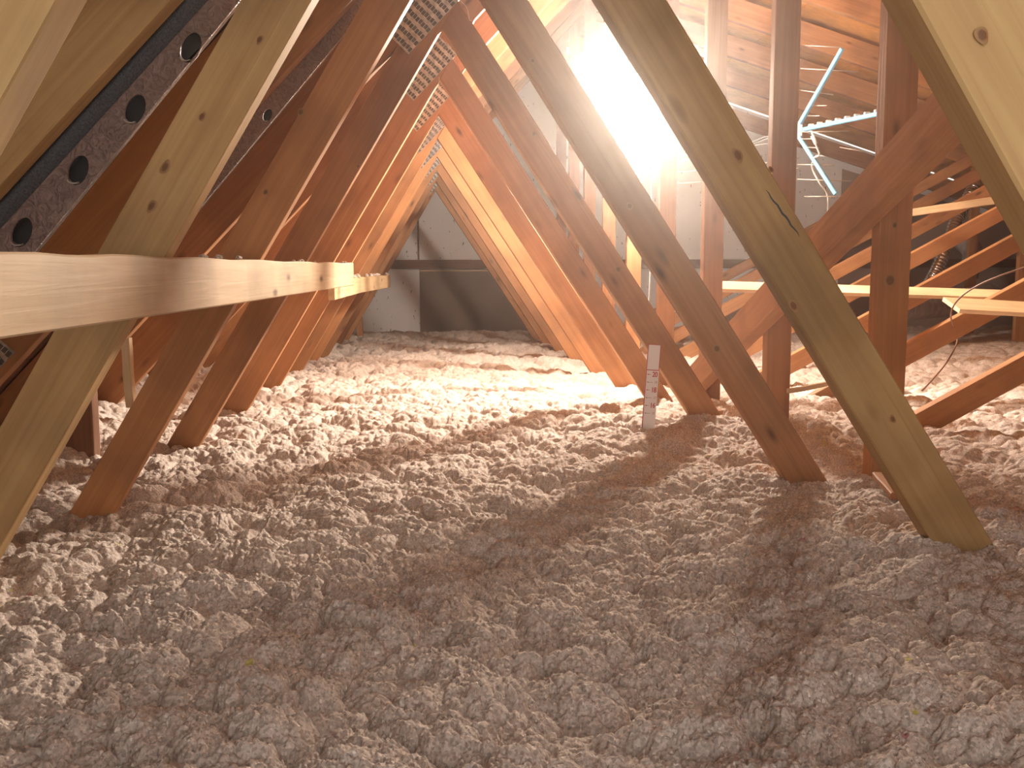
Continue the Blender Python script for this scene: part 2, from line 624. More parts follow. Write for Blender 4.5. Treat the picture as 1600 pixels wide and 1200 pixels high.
def build_insulation():
    NU, NV = 1300, 1450
    D0, D1 = -0.5, WALL_D - 0.002
    v = np.linspace(0, 1, NV)
    near = int(NV * 0.06)
    D = np.empty(NV)
    D[:near] = np.linspace(D0, 0.60, near, endpoint=False)
    D[near:] = 0.60 * (D1 / 0.60) ** np.linspace(0, 1, NV - near)
    u = np.linspace(-1, 1, NU)
    core = 0.58 * u + 0.05 + 0.80 * u ** 9
    edge = np.sign(u) * np.clip((np.abs(u) - 0.94) / 0.06, 0, 1) ** 2
    UU, DD = np.meshgrid(u, D)
    X = np.maximum(DD, 0.3) * (core[None, :])
    ext = np.where(u > 0, XR, -XL)[None, :]
    e = np.abs(edge)[None, :]
    lim = np.where(u > 0, XR, XL)[None, :]
    X = np.clip(X, XL, XR)
    X = X * (1 - e) + lim * e
    Y = DD
    wx = X + 0.035 * vnoise(X, Y, 0.09, 21) + 0.007 * vnoise(X, Y, 0.025, 22)
    wy = Y + 0.035 * vnoise(X + 5, Y, 0.09, 23) + 0.007 * vnoise(X, Y + 5, 0.025, 24)
    Z = base_height(X, Y)
    Z += 0.25 * worley_bumps(wx, wy, 0.13, 0.35, 0.80, 3)
    Z += 0.44 * worley_bumps(wx + 1, wy, 0.052, 0.35, 0.85, 4)
    Z += 0.46 * worley_bumps(wx, wy + 2, 0.022, 0.35, 0.85, 5)
    Z += 0.46 * worley_bumps(wx, wy, 0.0095, 0.35, 0.85, 6) * np.clip(3.2 / np.maximum(Y, 0.1), 0, 1)
    Z += 0.55 * worley_bumps(wx + 3, wy + 1, 0.0050, 0.35, 0.85, 9) * np.clip(1.5 / np.maximum(Y, 0.1), 0, 1) ** 2
    YY = np.maximum(Y, 0.1)
    f = np.clip(1.8 / YY, 0, 1)
    Z += f * (0.0030 * vnoise(X, Y, 0.0045, 7) + 0.0018 * vnoise(X, Y, 0.0022, 8) * np.clip(1.2 / YY, 0, 1))
    Z -= 0.045
    # tufts lean a little, which undercuts their edges
    X2 = X + np.clip(0.004 * vnoise(X, Y, 0.012, 31), -1, 1) * np.clip(2.5 / YY, 0, 1)
    Y2 = Y + np.clip(0.004 * vnoise(X, Y, 0.012, 32), -1, 1) * np.clip(2.5 / YY, 0, 1)
    Y2 = np.minimum(Y2, WALL_D - 0.001)
    co = np.stack([X2, Y2, Z], -1).reshape(-1, 3).astype(np.float32)
    idx = np.arange(NU * NV).reshape(NV, NU)
    q = np.stack([idx[:-1, :-1], idx[:-1, 1:], idx[1:, 1:], idx[1:, :-1]], -1).reshape(-1, 4)
    me = bpy.data.meshes.new('blown_insulation')
    me.vertices.add(len(co))
    me.vertices.foreach_set('co', co.ravel())
    me.loops.add(q.size)
    me.loops.foreach_set('vertex_index', q.ravel().astype(np.int32))
    me.polygons.add(len(q))
    me.polygons.foreach_set('loop_start', np.arange(0, q.size, 4, dtype=np.int32))
    me.polygons.foreach_set('loop_total', np.full(len(q), 4, dtype=np.int32))
    me.update(calc_edges=True)
    me.materials.append(FLUFF)
    me.shade_smooth()
    o = bpy.data.objects.new('blown_insulation', me)
    C.objects.link(o)
    return tag(o, 'clumpy pinkish grey blown loose-fill insulation covering the loft floor', 'insulation', kind='stuff')


build_insulation()

# ------------------------------------------------------------------ roof trusses
WHICH = {
    0: 'nearest timber roof truss, its blurred pale webs cutting both top corners',
    1: 'wide khaki webbed truss, right foot in the fluff at the lower right',
    2: 'timber truss whose dark left web foot stands in fluff at the left',
    3: 'timber truss with its right web foot directly behind the red and white depth gauge',
    4: 'timber truss next behind the one at the depth gauge',
    5: 'timber truss whose right web is half orange, directly in front of the bright lamp',
    6: 'first brightly lit truss behind the lamp, its right web cream coloured',
    7: 'truss with the brightest, almost white right web behind the lamp',
    8: 'yellow lit timber truss just behind the one with the white web',
    9: 'orange timber truss, third from the far gable wall',
    10: 'dim timber truss nearest the far gable wall',
}


def nail_plate(name, x, z, ang, ln, wd, D, parent, rows=9):
    ca, sa = math.cos(ang), math.sin(ang)
    ax = Vector((ca, 0, sa))
    az = ax.cross(Vector((0, 1, 0)))
    m = Matrix(((ax.x, 0, az.x, x), (0, 1, 0, D), (ax.z, 0, az.z, z), (0, 0, 0, 1)))
    m = world_of(parent).inverted() @ m
    # base sheet plus the rows of raised slot lips
    lst = [(0, ln, -0.0012, 0.0002, 0, wd)]
    step = ln / rows
    o = boxes(name, lst, GALV, parent, m)
    teeth = []
    nz = max(4, int(wd / 0.009))
    for i in range(rows):
        for j in range(nz):
            x0 = (i + 0.22) * step + (0.06 * step if j % 2 else 0)
            z0 = (j + 0.15) * wd / nz
            teeth.append((x0, x0 + step * 0.5, -0.0032, -0.0010, z0, z0 + wd / nz * 0.78))
    t = boxes('punched_teeth', teeth, HOLE_DARK, o)  # dark colour stands for the shade in the punched slots
    return o


def make_truss(k):
    D = Dk(k)
    mat = PINE_HATCH_LIT if k <= 1 else PINE
    t = thing('roof_truss', (0, D, CEIL), WHICH[k], 'roof truss', 'timber roof trusses down the loft')
    zb = CEIL
    dl = {0: 0.030}.get(k, 0.0)
    dr = {0: -0.022}.get(k, 0.0)
    # left web, runs up to the rafter
    hl = WD * math.sqrt(1 + 1 / SL ** 2)
    def lin(z, off): return XA + dl - (ZA - z) / SL - off

    def meet(off):   # web edge with the rafter underside
        x = (left_under(0) - ZA + SL * (XA + dl - off)) / (SL - 1.045)
        return (x, left_under(x))
    tu, to = meet(0), meet(hl)
    # inner edge ends on the rafter
    in_plane('web', [(lin(zb, hl), zb), to, tu, (lin(zb, 0), zb)], D, T, mat, t, seed=k * 7 + 1)
    # right web butts against the left web
    hr = WD * math.sqrt(1 + 1 / SR ** 2)
    def rin(z, off): return XA + dr + (ZA - z) / SR + off
    tt = SR * (hr) / (SL + SR)
    pb = (XA + dr, ZA)
    pt = (XA + dr + tt, ZA + SL * tt)
    in_plane('web', [(rin(zb, 0), zb), pb, pt, (rin(zb, hr), zb)], D, T, mat, t, seed=k * 7 + 2)
    # rafters
    v = LV
    rz = lambda x: left_under(x)
    in_plane('rafter', [(XL, rz(XL)), (RX, rz(RX)), (RX, rz(RX) + v), (XL, rz(XL) + v)], D, T, mat, t, seed=k * 7 + 3)
    v2 = RV
    in_plane('rafter', [(RX + 0.002, right_under(RX)), (XR - 0.01, right_under(XR)), (XR - 0.01, right_under(XR) + v2), (RX + 0.002, right_under(RX) + v2)], D, T, PINE, t, seed=k * 7 + 4)
    # king post
    if k >= 1:
        px = 0.888
        in_plane('king_post', [(px, zb), (px, left_under(px) - 0.001), (px + 0.067, left_under(px + 0.067) - 0.001), (px + 0.067, zb)], D, T, PINE, t, seed=k * 7 + 5)
    # long strut rising to the right-hand rafter
    if k >= 3:
        s = 0.522
        zt = lambda x: -0.532 + s * (x - 1.0)
        vv = 0.078
        xe = 1.0 + (1.71 + 0.532) / (s + 0.3)
        xe2 = 1.0 + (1.71 + 0.532 + vv) / (s + 0.3)
        x0 = 0.957
        in_plane('strut', [(x0, zt(x0) - vv), (xe2, right_under(xe2)), (xe, right_under(xe)), (x0, zt(x0))], D, T, PINE, t, seed=k * 7 + 6)
        if k >= 8:
            X = 3.98
            in_plane('queen_post', [(X, zb), (X, right_under(X) - 0.001), (X + 0.07, right_under(X + 0.07) - 0.001), (X + 0.07, zb)], D + 0.0, T, PINE, t, seed=k * 7 + 8)
    ang = math.atan(1.045)
    if k >= 1:
        nail_plate('nail_plate', -0.052, 0.560, ang, 0.20, 0.10, D, t)
    if k in (1, 2, 3):
        nail_plate('nail_plate', -1.02 if k == 1 else -0.86, left_under(-1.02 if k == 1 else -0.86) + 0.02, ang, 0.12, 0.07, D, t, rows=6)
    return t


trusses = {k: make_truss(k) for k in range(0, 11)}

# ------------------------------------------------------------------ knots and a drying split
def knot_material():
    m, nt, b = new_mat('knot_wood')
    L = nt.links.new
    tc = nd(nt, 'ShaderNodeTexCoord')
    ln = nd(nt, 'ShaderNodeVectorMath', operation='LENGTH')
    L(tc.outputs['Object'], ln.inputs[0])
    n = nd(nt, 'ShaderNodeTexNoise')
    n.inputs['Scale'].default_value = 2.2
    L(tc.outputs['Object'], n.inputs['Vector'])
    ma = nd(nt, 'ShaderNodeMath', operation='MULTIPLY_ADD')
    ma.inputs[1].default_value = 0.35
    L(n.outputs[0], ma.inputs[0])
    L(ln.outputs['Value'], ma.inputs[2])
    r = ramp(nt, [(0.15, (0.09, 0.04, 0.018)), (1.1, (0.37, 0.20, 0.082)), (0.55, (0.20, 0.09, 0.035)), (0.66, (0.17, 0.075, 0.03)), (0.85, (0.30, 0.155, 0.062))])
    L(ma.outputs[0], r.inputs[0])
    L(r.outputs[0], b.inputs['Base Color'])
    b.inputs['Roughness'].default_value = 0.6
    return m


KNOT = knot_material()


def knot(k, px, py, r, stretch=1.5, ang=-57):
    t = trusses[k]
    c = P(px, py, Dk(k) - 0.0016)
    verts = [(0, -0.25, 0)]
    n = 22
    rr = random.Random(int(px))
    for ring, y in ((0.5, -0.2), (1.0, 0.6)):
        for i in range(n):
            a = 2 * math.pi * i / n
            w = 1 + 0.10 * math.sin(3 * a + px)
            verts.append((math.cos(a) * ring * w, y, math.sin(a) * ring * w))
    faces = [(0, 1 + i, 1 + (i + 1) % n) for i in range(n)] + [(1 + i, 1 + n + i, 1 + n + (i + 1) % n, 1 + (i + 1) % n) for i in range(n)]
    M = Matrix.Translation(c - t.location) @ Matrix.Rotation(math.radians(-ang), 4, 'Y') @ Matrix.Diagonal((r * stretch, 0.001, r, 1))
    fix_normals(link_mesh('knot', verts, faces, KNOT, t, M, True))


for a in ((0, 1535, 55, 0.0045, 1.3), (1, 1153, 243, 0.0060, 1.8), (1, 1240, 478, 0.0055, 1.7), (1, 1205, 265, 0.003, 1.5), (1, 1395, 655, 0.004, 1.6),
          (2, 1120, 545, 0.0075, 1.3), (2, 984, 322, 0.006, 1.3), (2, 832, 95, 0.004, 1.4), (3, 966, 421, 0.008, 1.2), (3, 834, 210, 0.006, 1.2), (4, 890, 340, 0.005, 1.2),
          (1, 316, 182, 0.0035, 1.8, 58), (1, 258, 261, 0.0048, 2.0, 58), (1, 237, 322, 0.0045, 2.0, 58), (1, 406, 62, 0.0035, 1.8, 58),
          (2, 415, 300, 0.005, 1.3, 58), (2, 470, 175, 0.006, 1.3, 58), (3, 455, 330, 0.005, 1.3, 58), (3, 560, 260, 0.005, 1.3, 58),
          (2, 1391, 438, 0.0125, 1.2, 90), (2, 1398, 352, 0.006, 1.3, 90), (3, 1222, 420, 0.005, 1.3, 90)):
    knot(*a)
a, b = P(1196, 296, Dk(1) - 0.0012), P(1250, 370, Dk(1) - 0.0012)
d = (b - a).normalized()
nn = d.cross(Vector((0, 1, 0)))
vs_ = []
for i in range(13):
    t_ = i / 12
    w_ = 0.0013 * math.sin(math.pi * t_) ** 0.6 + 0.0001
    c_ = a.lerp(b, t_) + nn * 0.0008 * math.sin(i * 1.9) - trusses[1].location
    vs_ += [c_ + nn * w_, c_ - nn * w_]
link_mesh('drying_split', vs_, [(2 * i, 2 * i + 1, 2 * i + 3, 2 * i + 2) for i in range(12)], BAR_INNER, trusses[1])

# ------------------------------------------------------------------ long boards on the left webs
def side_board(name, spec, thick, mat, label, group=None, seed=5):
    """spec: list of (depth, px, top_y, bottom_y): the board's face seen from the camera side"""
    verts, faces = [], []
    n = 0
    rows = []
    for (D, px, yt, yb) in spec:
        a, b = P(px, yt, D), P(px, yb, D)
        rows.append((a, b))
    org = rows[0][1].copy()
    ax = (rows[-1][1] - rows[0][1]).normalized()
    ay = Vector((0, 0, 1)).cross(ax).normalized()
    az = ax.cross(ay)
    M = Matrix(((ax.x, ay.x, az.x, org.x), (ax.y, ay.y, az.y, org.y), (ax.z, ay.z, az.z, org.z), (0, 0, 0, 1)))
    inv = M.inverted()
    out = []
    N = 24
    for i in range(N + 1):
        t = i / N * (len(rows) - 1)
        j = min(int(t), len(rows) - 2)
        f = t - j
        a = rows[j][0].lerp(rows[j + 1][0], f)
        b = rows[j][1].lerp(rows[j + 1][1], f)
        a, b = inv @ a, inv @ b
        wob = 0.0012 * math.sin(i * 1.7 + seed)
        c = 0.002
        y = b.y
        out += [(b.x, y, b.z + c), (a.x, y, a.z - c + wob), (a.x, y + c, a.z + wob), (a.x, y + thick - c, a.z + wob), (a.x, y + thick, a.z - c + wob), (b.x, y + thick, b.z + c), (b.x, y + thick - c, b.z), (b.x, y + c, b.z)]
    for i in range(N):
        for j in range(8):
            k = (j + 1) % 8
            faces.append((i * 8 + j, i * 8 + k, (i + 1) * 8 + k, (i + 1) * 8 + j))
    faces.append(tuple(range(7, -1, -1)))
    faces.append(tuple(N * 8 + j for j in range(8)))
    o = link_mesh(name, out, faces, mat, None, M)
    fix_normals(o)
    return tag(o, label, 'board', group)


side_board('bracing_board', [(0.70, -46, 393, 537), (1.05, 216, 399, 498), (1.6, 388, 406, 472), (2.30, 500, 410, 454), (2.78, 553, 411, 446)], 0.022, PINE_PLANK,
           'long pale planed board running from the left edge along the left webs', 'bracing boards on the left webs')
side_board('bracing_board', [(3.3, 523, 438, 469), (4.3, 566, 433, 457), (5.5, 610, 430, 449)], 0.022, PINE_PLANK,
           'short pale board beyond the end of the long one, insulation crumbs on top', 'bracing boards on the left webs')

# diagonal brace nailed to the king posts
b0 = Vector((0.865, 1.16, 0.0))
def brz(y): return 0.328 - 0.417 * (y - 1.483) - 0.045
o = bar('diagonal_brace', Vector((0.865, 1.16, brz(1.16))), Vector((0.865, 3.10, brz(3.10))), 0.088, 0.044, PINE, seed=9)
tag(o, 'orange-brown diagonal brace crossing in front of the upright posts at the right', 'brace')

# ------------------------------------------------------------------ deck boards, laths on the right
def slab(name, A, B, wdir, w, th, mat, label, cat, group=None):
    """board with top face A-B (front edge) and A+wdir*w"""
    ax = (B - A)
    ln = ax.length
    ax.normalize()
    wd = (wdir - ax * wdir.dot(ax)).normalized()
    M = Matrix(((ax.x, wd.x, 0, A.x), (ax.y, wd.y, 0, A.y), (ax.z, wd.z, 0, A.z), (0, 0, 0, 1)))
    up = ax.cross(wd)
    M[0][2], M[1][2], M[2][2] = up
    verts, faces = [], []
    N = 16
    rr = random.Random(4)
    for i in range(N + 1):
        x = ln * i / N
        j = rr.uniform(-0.0008, 0.0008)
        verts += [(x, j, -th), (x, w + j, -th), (x, w + j, 0), (x, j, 0)]
    for i in range(N):
        for j in range(4):
            k = (j + 1) % 4
            faces.append((i * 4 + j, i * 4 + k, (i + 1) * 4 + k, (i + 1) * 4 + j))
    faces += [(3, 2, 1, 0), tuple(N * 4 + j for j in range(4))]
    o = fix_normals(link_mesh(name, verts, faces, mat, None, M))
    return tag(o, label, cat, group)


slab('loose_board', P(1120, 451, 3.08), P(1640, 467, 3.08), Vector((0, 0.94, 0.27)), 0.10, 0.012, PINE_PLANK,
     'longer pale board lying across the struts at the right, behind the two posts', 'board', 'loose boards laid on the struts')
slab('loose_board', P(1500, 483, 2.80), P(1700, 494, 2.80), Vector((-0.02, 0.93, 0.33)), 0.11, 0.014, PINE_PLANK,
     'short pale board with square end at the right edge, over a strut', 'board', 'loose boards laid on the struts')
a, b = P(1395, 336, 4.12), P(1573, 311, 3.98)
o = bar('batten', a, b, 0.034, 0.03, PINE_PLANK, seed=4)
tag(o, 'pale thin batten lying slantwise over the struts right of the thick post', 'batten')
a, b = P(1232, 611, 2.30), P(1293, 600, 2.42)
tag(bar('batten', a, b, 0.012, 0.012, PINE_PLANK, seed=2, n=3, ch=0.001), 'small pale stick half buried in the fluff behind the widest web', 'batten')
# stub of timber beside the foot of the wide right web
a, b = P(1372, 742, 1.62), P(1400, 775, 1.50)
tag(bar('timber_offcut', a, b, 0.012, 0.02, PINE, seed=2, n=3), 'small orange timber end poking out of the fluff beside the widest web', 'offcut')
a, b = P(1085, 632, 2.46), P(1122, 655, 2.40)
tag(bar('timber_offcut', a + Vector((0, 0, -0.01)), b, 0.05, 0.03, PINE, seed=2, n=3), 'end-grain timber block at the foot of the web behind the depth gauge', 'offcut')

# ------------------------------------------------------------------ far gable fittings
o = boxes('tie_beam', [(-0.60, 5.6, WALL_D - 0.045, WALL_D - 0.001, 0.094, 0.166)], PINE_DARK)
tag(o, 'brown horizontal tie beam across the far gable wall', 'beam')
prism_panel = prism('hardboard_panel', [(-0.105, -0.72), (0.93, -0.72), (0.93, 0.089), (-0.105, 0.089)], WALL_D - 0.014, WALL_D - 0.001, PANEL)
tag(prism_panel, 'large brown hardboard panel on the far gable wall below the tie beam', 'panel')
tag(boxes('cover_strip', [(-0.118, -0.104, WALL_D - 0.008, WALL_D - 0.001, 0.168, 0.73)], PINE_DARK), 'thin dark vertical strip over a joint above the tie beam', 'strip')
tag(bar('trim_lath', Vector((-0.10, WALL_D - 0.022, 0.078)), Vector((0.9, WALL_D - 0.022, 0.078)), 0.012, 0.014, PINE_PLANK, n=4), 'thin pale lath along the top of the hardboard panel', 'lath')
pp = [P(563, 512, 6.9), P(571, 474, 6.9)]
post = thing('short_post', (pp[0].x, 6.9, pp[0].z - 0.2), 'short stubby timber post with a white wrap before the far gable, at left', 'post')
bar('post', Vector((pp[0].x, 6.9, pp[0].z - 0.2)), Vector((pp[0].x - 0.01, 6.9, pp[1].z)), 0.045, 0.06, PINE, up=Vector((1, 0, 0)), parent=post, n=4)
boxes('paper_wrap', [(-0.034, 0.034, -0.034, 0.034, 0.335, 0.375)], WHITE_PL, post)

o = prism('gable_dim_sheet', [(3.45, -0.72), (XR - 0.02, -0.72), (XR - 0.02, 0.12), (3.45, 0.92)], WALL_D - 0.014, WALL_D - 0.001, GABLE_DIM)  # sheet added in place of shade on the right end of the gable
tag(o, 'dull brown sheet added as the unlit right part of the far gable, behind the struts', 'board')

xg = 1.05
zg = lambda x: right_under(x)
ax_ = Vector((1, 0, -0.3)).normalized()
o = bar('gable_rafter', Vector((xg, WALL_D - 0.05, zg(xg) + 0.06)), Vector((5.8, WALL_D - 0.05, zg(5.8) + 0.06)), 0.12, 0.035, PINE, seed=8)
tag(o, 'sloping rafter fixed to the far gable wall under the right roof', 'rafter')

# ------------------------------------------------------------------ perforated bars with foam under the first two rafters
def perforated_bar(quad_foam, quad_bar, D, label, holes, hole_len, hole_w):
    """quads given as pixel corners (top-a, bottom-a, bottom-b, top-b) at depth D"""
    root = thing('perforated_bar', P(*quad_bar[1], D), label, 'bar', 'perforated bars beside the left rafters')
    inv = world_of(root).inverted()
    q = [P(x, y, D) for x, y in quad_bar]
    low = (q[1], q[2])       # lower edge
    ax = (low[1] - low[0])
    L = ax.length
    ax.normalize()
    az = ax.cross(Vector((0, 1, 0)))
    def loc(p): return ((p - low[0]).dot(ax), (p - low[0]).dot(az))
    pts = [loc(p) for p in q]
    bm = bmesh.new()
    outer = [bm.verts.new((x, 0, z)) for x, z in pts]
    edges = [bm.edges.new((outer[i], outer[(i + 1) % 4])) for i in range(4)]
    hs = []
    for (hx, hy) in holes:
        cx, cz = loc(P(hx, hy, D))
        hs.append((cx, cz))
        ring = []
        for i in range(20):
            a = 2 * math.pi * i / 20
            ux, uz = math.cos(a) * hole_len / 2, math.sin(a) * hole_w / 2
            # slight tilt of the oval
            t = 0.30
            ring.append(bm.verts.new((cx + ux * math.cos(t) - uz * math.sin(t), 0, cz + ux * math.sin(t) + uz * math.cos(t))))
        edges += [bm.edges.new((ring[i], ring[(i + 1) % 20])) for i in range(20)]
    bmesh.ops.triangle_fill(bm, use_beauty=True, use_dissolve=False, edges=edges)
    r = bmesh.ops.extrude_face_region(bm, geom=list(bm.faces))
    bmesh.ops.translate(bm, vec=(0, 0.004, 0), verts=[g for g in r['geom'] if isinstance(g, bmesh.types.BMVert)])
    bmesh.ops.recalc_face_normals(bm, faces=bm.faces)
    me = bpy.data.meshes.new('face_plate')
    bm.to_mesh(me)
    bm.free()
    me.materials.append(BAR_BROWN)
    M = Matrix(((ax.x, 0, az.x, low[0].x), (ax.y, 1, az.y, low[0].y), (ax.z, 0, az.z, low[0].z), (0, 0, 0, 1)))
    o = bpy.data.objects.new('face_plate', me)
    C.objects.link(o)
    o.parent = root
    o.matrix_basis = inv @ M
    # folded wrinkles of the coating: low irregular ridges
    rr = random.Random(3)
    # inner channel
    w = max(p[1] for p in pts)
    x0 = min(p[0] for p in pts) + 0.01
    x1 = max(p[0] for p in pts) - 0.01
    (xa, za), (xb, zb_) = pts[0], pts[3]
    ch = []
    for (sx, yy0, yy1, z0a, z0b, z1a, z1b) in ((0, 0.032, 0.035, 0.012, 0.012, za, zb_), (0, 0.004, 0.012, -0.000, -0.000, 0.001, 0.001), (0, 0.004, 0.035, za - 0.003, zb_ - 0.003, za, zb_)):
        ch.append((yy0, yy1, z0a, z0b, z1a, z1b))
    verts, faces = [], []
    for (y0, y1, z0a, z0b, z1a, z1b) in ch:
        b = len(verts)
        verts += [(x0, y0, z0a), (x1, y0, z0b), (x1, y1, z0b), (x0, y1, z0a), (x0, y0, z1a), (x1, y0, z1b), (x1, y1, z1b), (x0, y1, z1a)]
        faces += [(b, b + 3, b + 2, b + 1), (b + 4, b + 5, b + 6, b + 7), (b, b + 1, b + 5, b + 4), (b + 1, b + 2, b + 6, b + 5), (b + 2, b + 3, b + 7, b + 6), (b + 3, b, b + 4, b + 7)]
    link_mesh('channel', verts, faces, BAR_INNER, root, inv @ M)
    # pale crescent put in as the glint at the end of each hole
    for (cx, cz) in hs:
        verts, faces = [], []
        for i in range(9):
            a = math.radians(165 + 8 * i)
            for rr2, yy in ((0.5, -0.0003), (0.5, 0.006), (0.43, 0.006), (0.46, -0.0003)):
                verts.append((cx + math.cos(a) * hole_len * rr2, yy, cz + math.sin(a) * hole_w * rr2))
        for i in range(8):
            for j in range(4):
                k = (j + 1) % 4
                faces.append((i * 4 + j, i * 4 + k, (i + 1) * 4 + k, (i + 1) * 4 + j))
        fix_normals(link_mesh('hole_glint', verts, faces, ROD, root, inv @ M))
    if quad_foam:
        qf = [P(x, y, D) for x, y in quad_foam]
        pf = [loc(p) for p in qf]
        n = 40
        verts, faces = [], []
        for i in range(n + 1):
            t = i / n
            xt = pf[0][0] + (pf[3][0] - pf[0][0]) * t
            zt = pf[0][1] + (pf[3][1] - pf[0][1]) * t
            xb2 = pf[1][0] + (pf[2][0] - pf[1][0]) * t
            zb2 = pf[1][1] + (pf[2][1] - pf[1][1]) * t
            m_ = 7
            for j in range(m_ + 1):
                s = j / m_
                bulge = -0.012 * math.sin(math.pi * s)
                verts.append((xt + (xb2 - xt) * s, bulge + 0.0005 * rr.uniform(-1, 1), zt + (zb2 - zt) * s))
            for j in range(2):
                s = 1 - j
                verts.append((xt + (xb2 - xt) * s, 0.03, zt + (zb2 - zt) * s))
        w_ = 10
        for i in range(n):
            for j in range(w_):
                k = (j + 1) % w_
                faces.append((i * w_ + j, i * w_ + k, (i + 1) * w_ + k, (i + 1) * w_ + j))
        faces += [tuple(range(w_ - 1, -1, -1)), tuple(n * w_ + j for j in range(w_))]
        fo = link_mesh('foam_strip', verts, faces, FOAM, root, inv @ M, smooth=True)
        fix_normals(fo)
        fo['label'] = 'dark grey foam strip along the upper side'
    return root


perforated_bar([(-40, 350), (-40, 402), (362, -40), (322, -40)], [(-40, 402), (-40, 508), (408, -40), (362, -40)], 1.235,
               'dark wrinkled bar with oval holes and grey foam strip at the top left',
               [(298, 74), (211, 171), (122, 266), (34, 363)], 0.040, 0.024)
perforated_bar(None, [(300, 282), (300, 340), (607, -30), (575, -30)], 1.835,
               'dark glossy brown bar behind the widest left web, rising to the top edge',
               [(418, 180)], 0.026, 0.016)

# ------------------------------------------------------------------ depth gauge
def depth_gauge():
    Dg = 2.335
    base = P(1013, 664, Dg)
    topc = P(1023, 538, Dg)
    ax = (topc - base)
    Hh = ax.length
    ax.normalize()
    ay = Vector((0, 1, 0))
    ay = (ay - ax * ay.dot(ax)).normalized()
    axx = ay.cross(ax)
    root = thing('depth_gauge', base - ax * 0.30, 'white card depth gauge with red numbers standing in the insulation', 'gauge')
    M = Matrix(((axx.x, ay.x, ax.x, base.x), (axx.y, ay.y, ax.y, base.y), (axx.z, ay.z, ax.z, base.z), (0, 0, 0, 1)))
    M = world_of(root).inverted() @ M
    w = 0.0345
    pxm = Hh / 126.0
    def zz(y): return (664 - y) * pxm
    boxes('card', [(-w / 2, w / 2, 0, 0.0014, -0.30, Hh)], CARD, root, M)
    e = -0.0005
    ln = 0.0016
    boxes('red_border', [
        (-w / 2 - 0.0001, -w / 2 + ln * 1.2, e, 0.0, -0.03, Hh),
        (w / 2 - ln, w / 2, e, 0.0, zz(578), Hh),
        (-w / 2, w / 2, e, 0.0, Hh - ln, Hh),
        (-w / 2, w / 2, e, 0.0, zz(578) - ln * 0.6, zz(578) + ln * 0.6)], INK_RED, root, M)
    for i, num in enumerate(('20', '19', '18', '17', '16', '15')):
        y = 585 + i * 12.1
        z = zz(y)
        big = num in ('20', '18', '16')
        # arrow: shaft and head
        x0 = -w / 2 + 0.003
        verts = [(x0, e, z), (x0 + 0.005, e, z + 0.0016), (x0 + 0.005, e, z - 0.0016), (x0 + 0.0045, e, z + 0.0005), (x0 + (0.011 if big else 0.017), e, z + 0.0004), (x0 + (0.011 if big else 0.017), e, z - 0.0004), (x0 + 0.0045, e, z - 0.0005)]
        verts = verts + [(a, 0.0, c) for a, b, c in verts]
        faces = [(0, 1, 2), (3, 4, 5, 6), (0, 1, 8, 7), (0, 7, 9, 2), (3, 4, 11, 10), (6, 5, 12, 13)]
        link_mesh('printed_arrow', verts, faces, INK_RED if big else INK_GREY, root, M)
        cu = bpy.data.curves.new('printed_number', 'FONT')
        cu.body = num
        cu.size = 0.0185 if big else 0.0095
        cu.align_x = 'RIGHT'
        cu.align_y = 'CENTER'
        cu.extrude = 0.0002
        cu.offset = 0.0003 if big else 0.0
        cu.space_character = 0.9
        cu.materials.append(INK_RED if big else INK_GREY)
        tmp = bpy.data.objects.new('printed_number', cu)
        C.objects.link(tmp)
        me = bpy.data.meshes.new_from_object(tmp.evaluated_get(bpy.context.evaluated_depsgraph_get()))
        bpy.data.objects.remove(tmp)
        t = bpy.data.objects.new('printed_number', me)
        C.objects.link(t)
        t.parent = root
        t.matrix_basis = M @ Matrix.Translation((w / 2 - 0.003, -0.0004, z)) @ Matrix.Rotation(math.pi / 2, 4, 'X') @ Matrix.Scale(0.82, 4, (1, 0, 0))
    return root


depth_gauge()

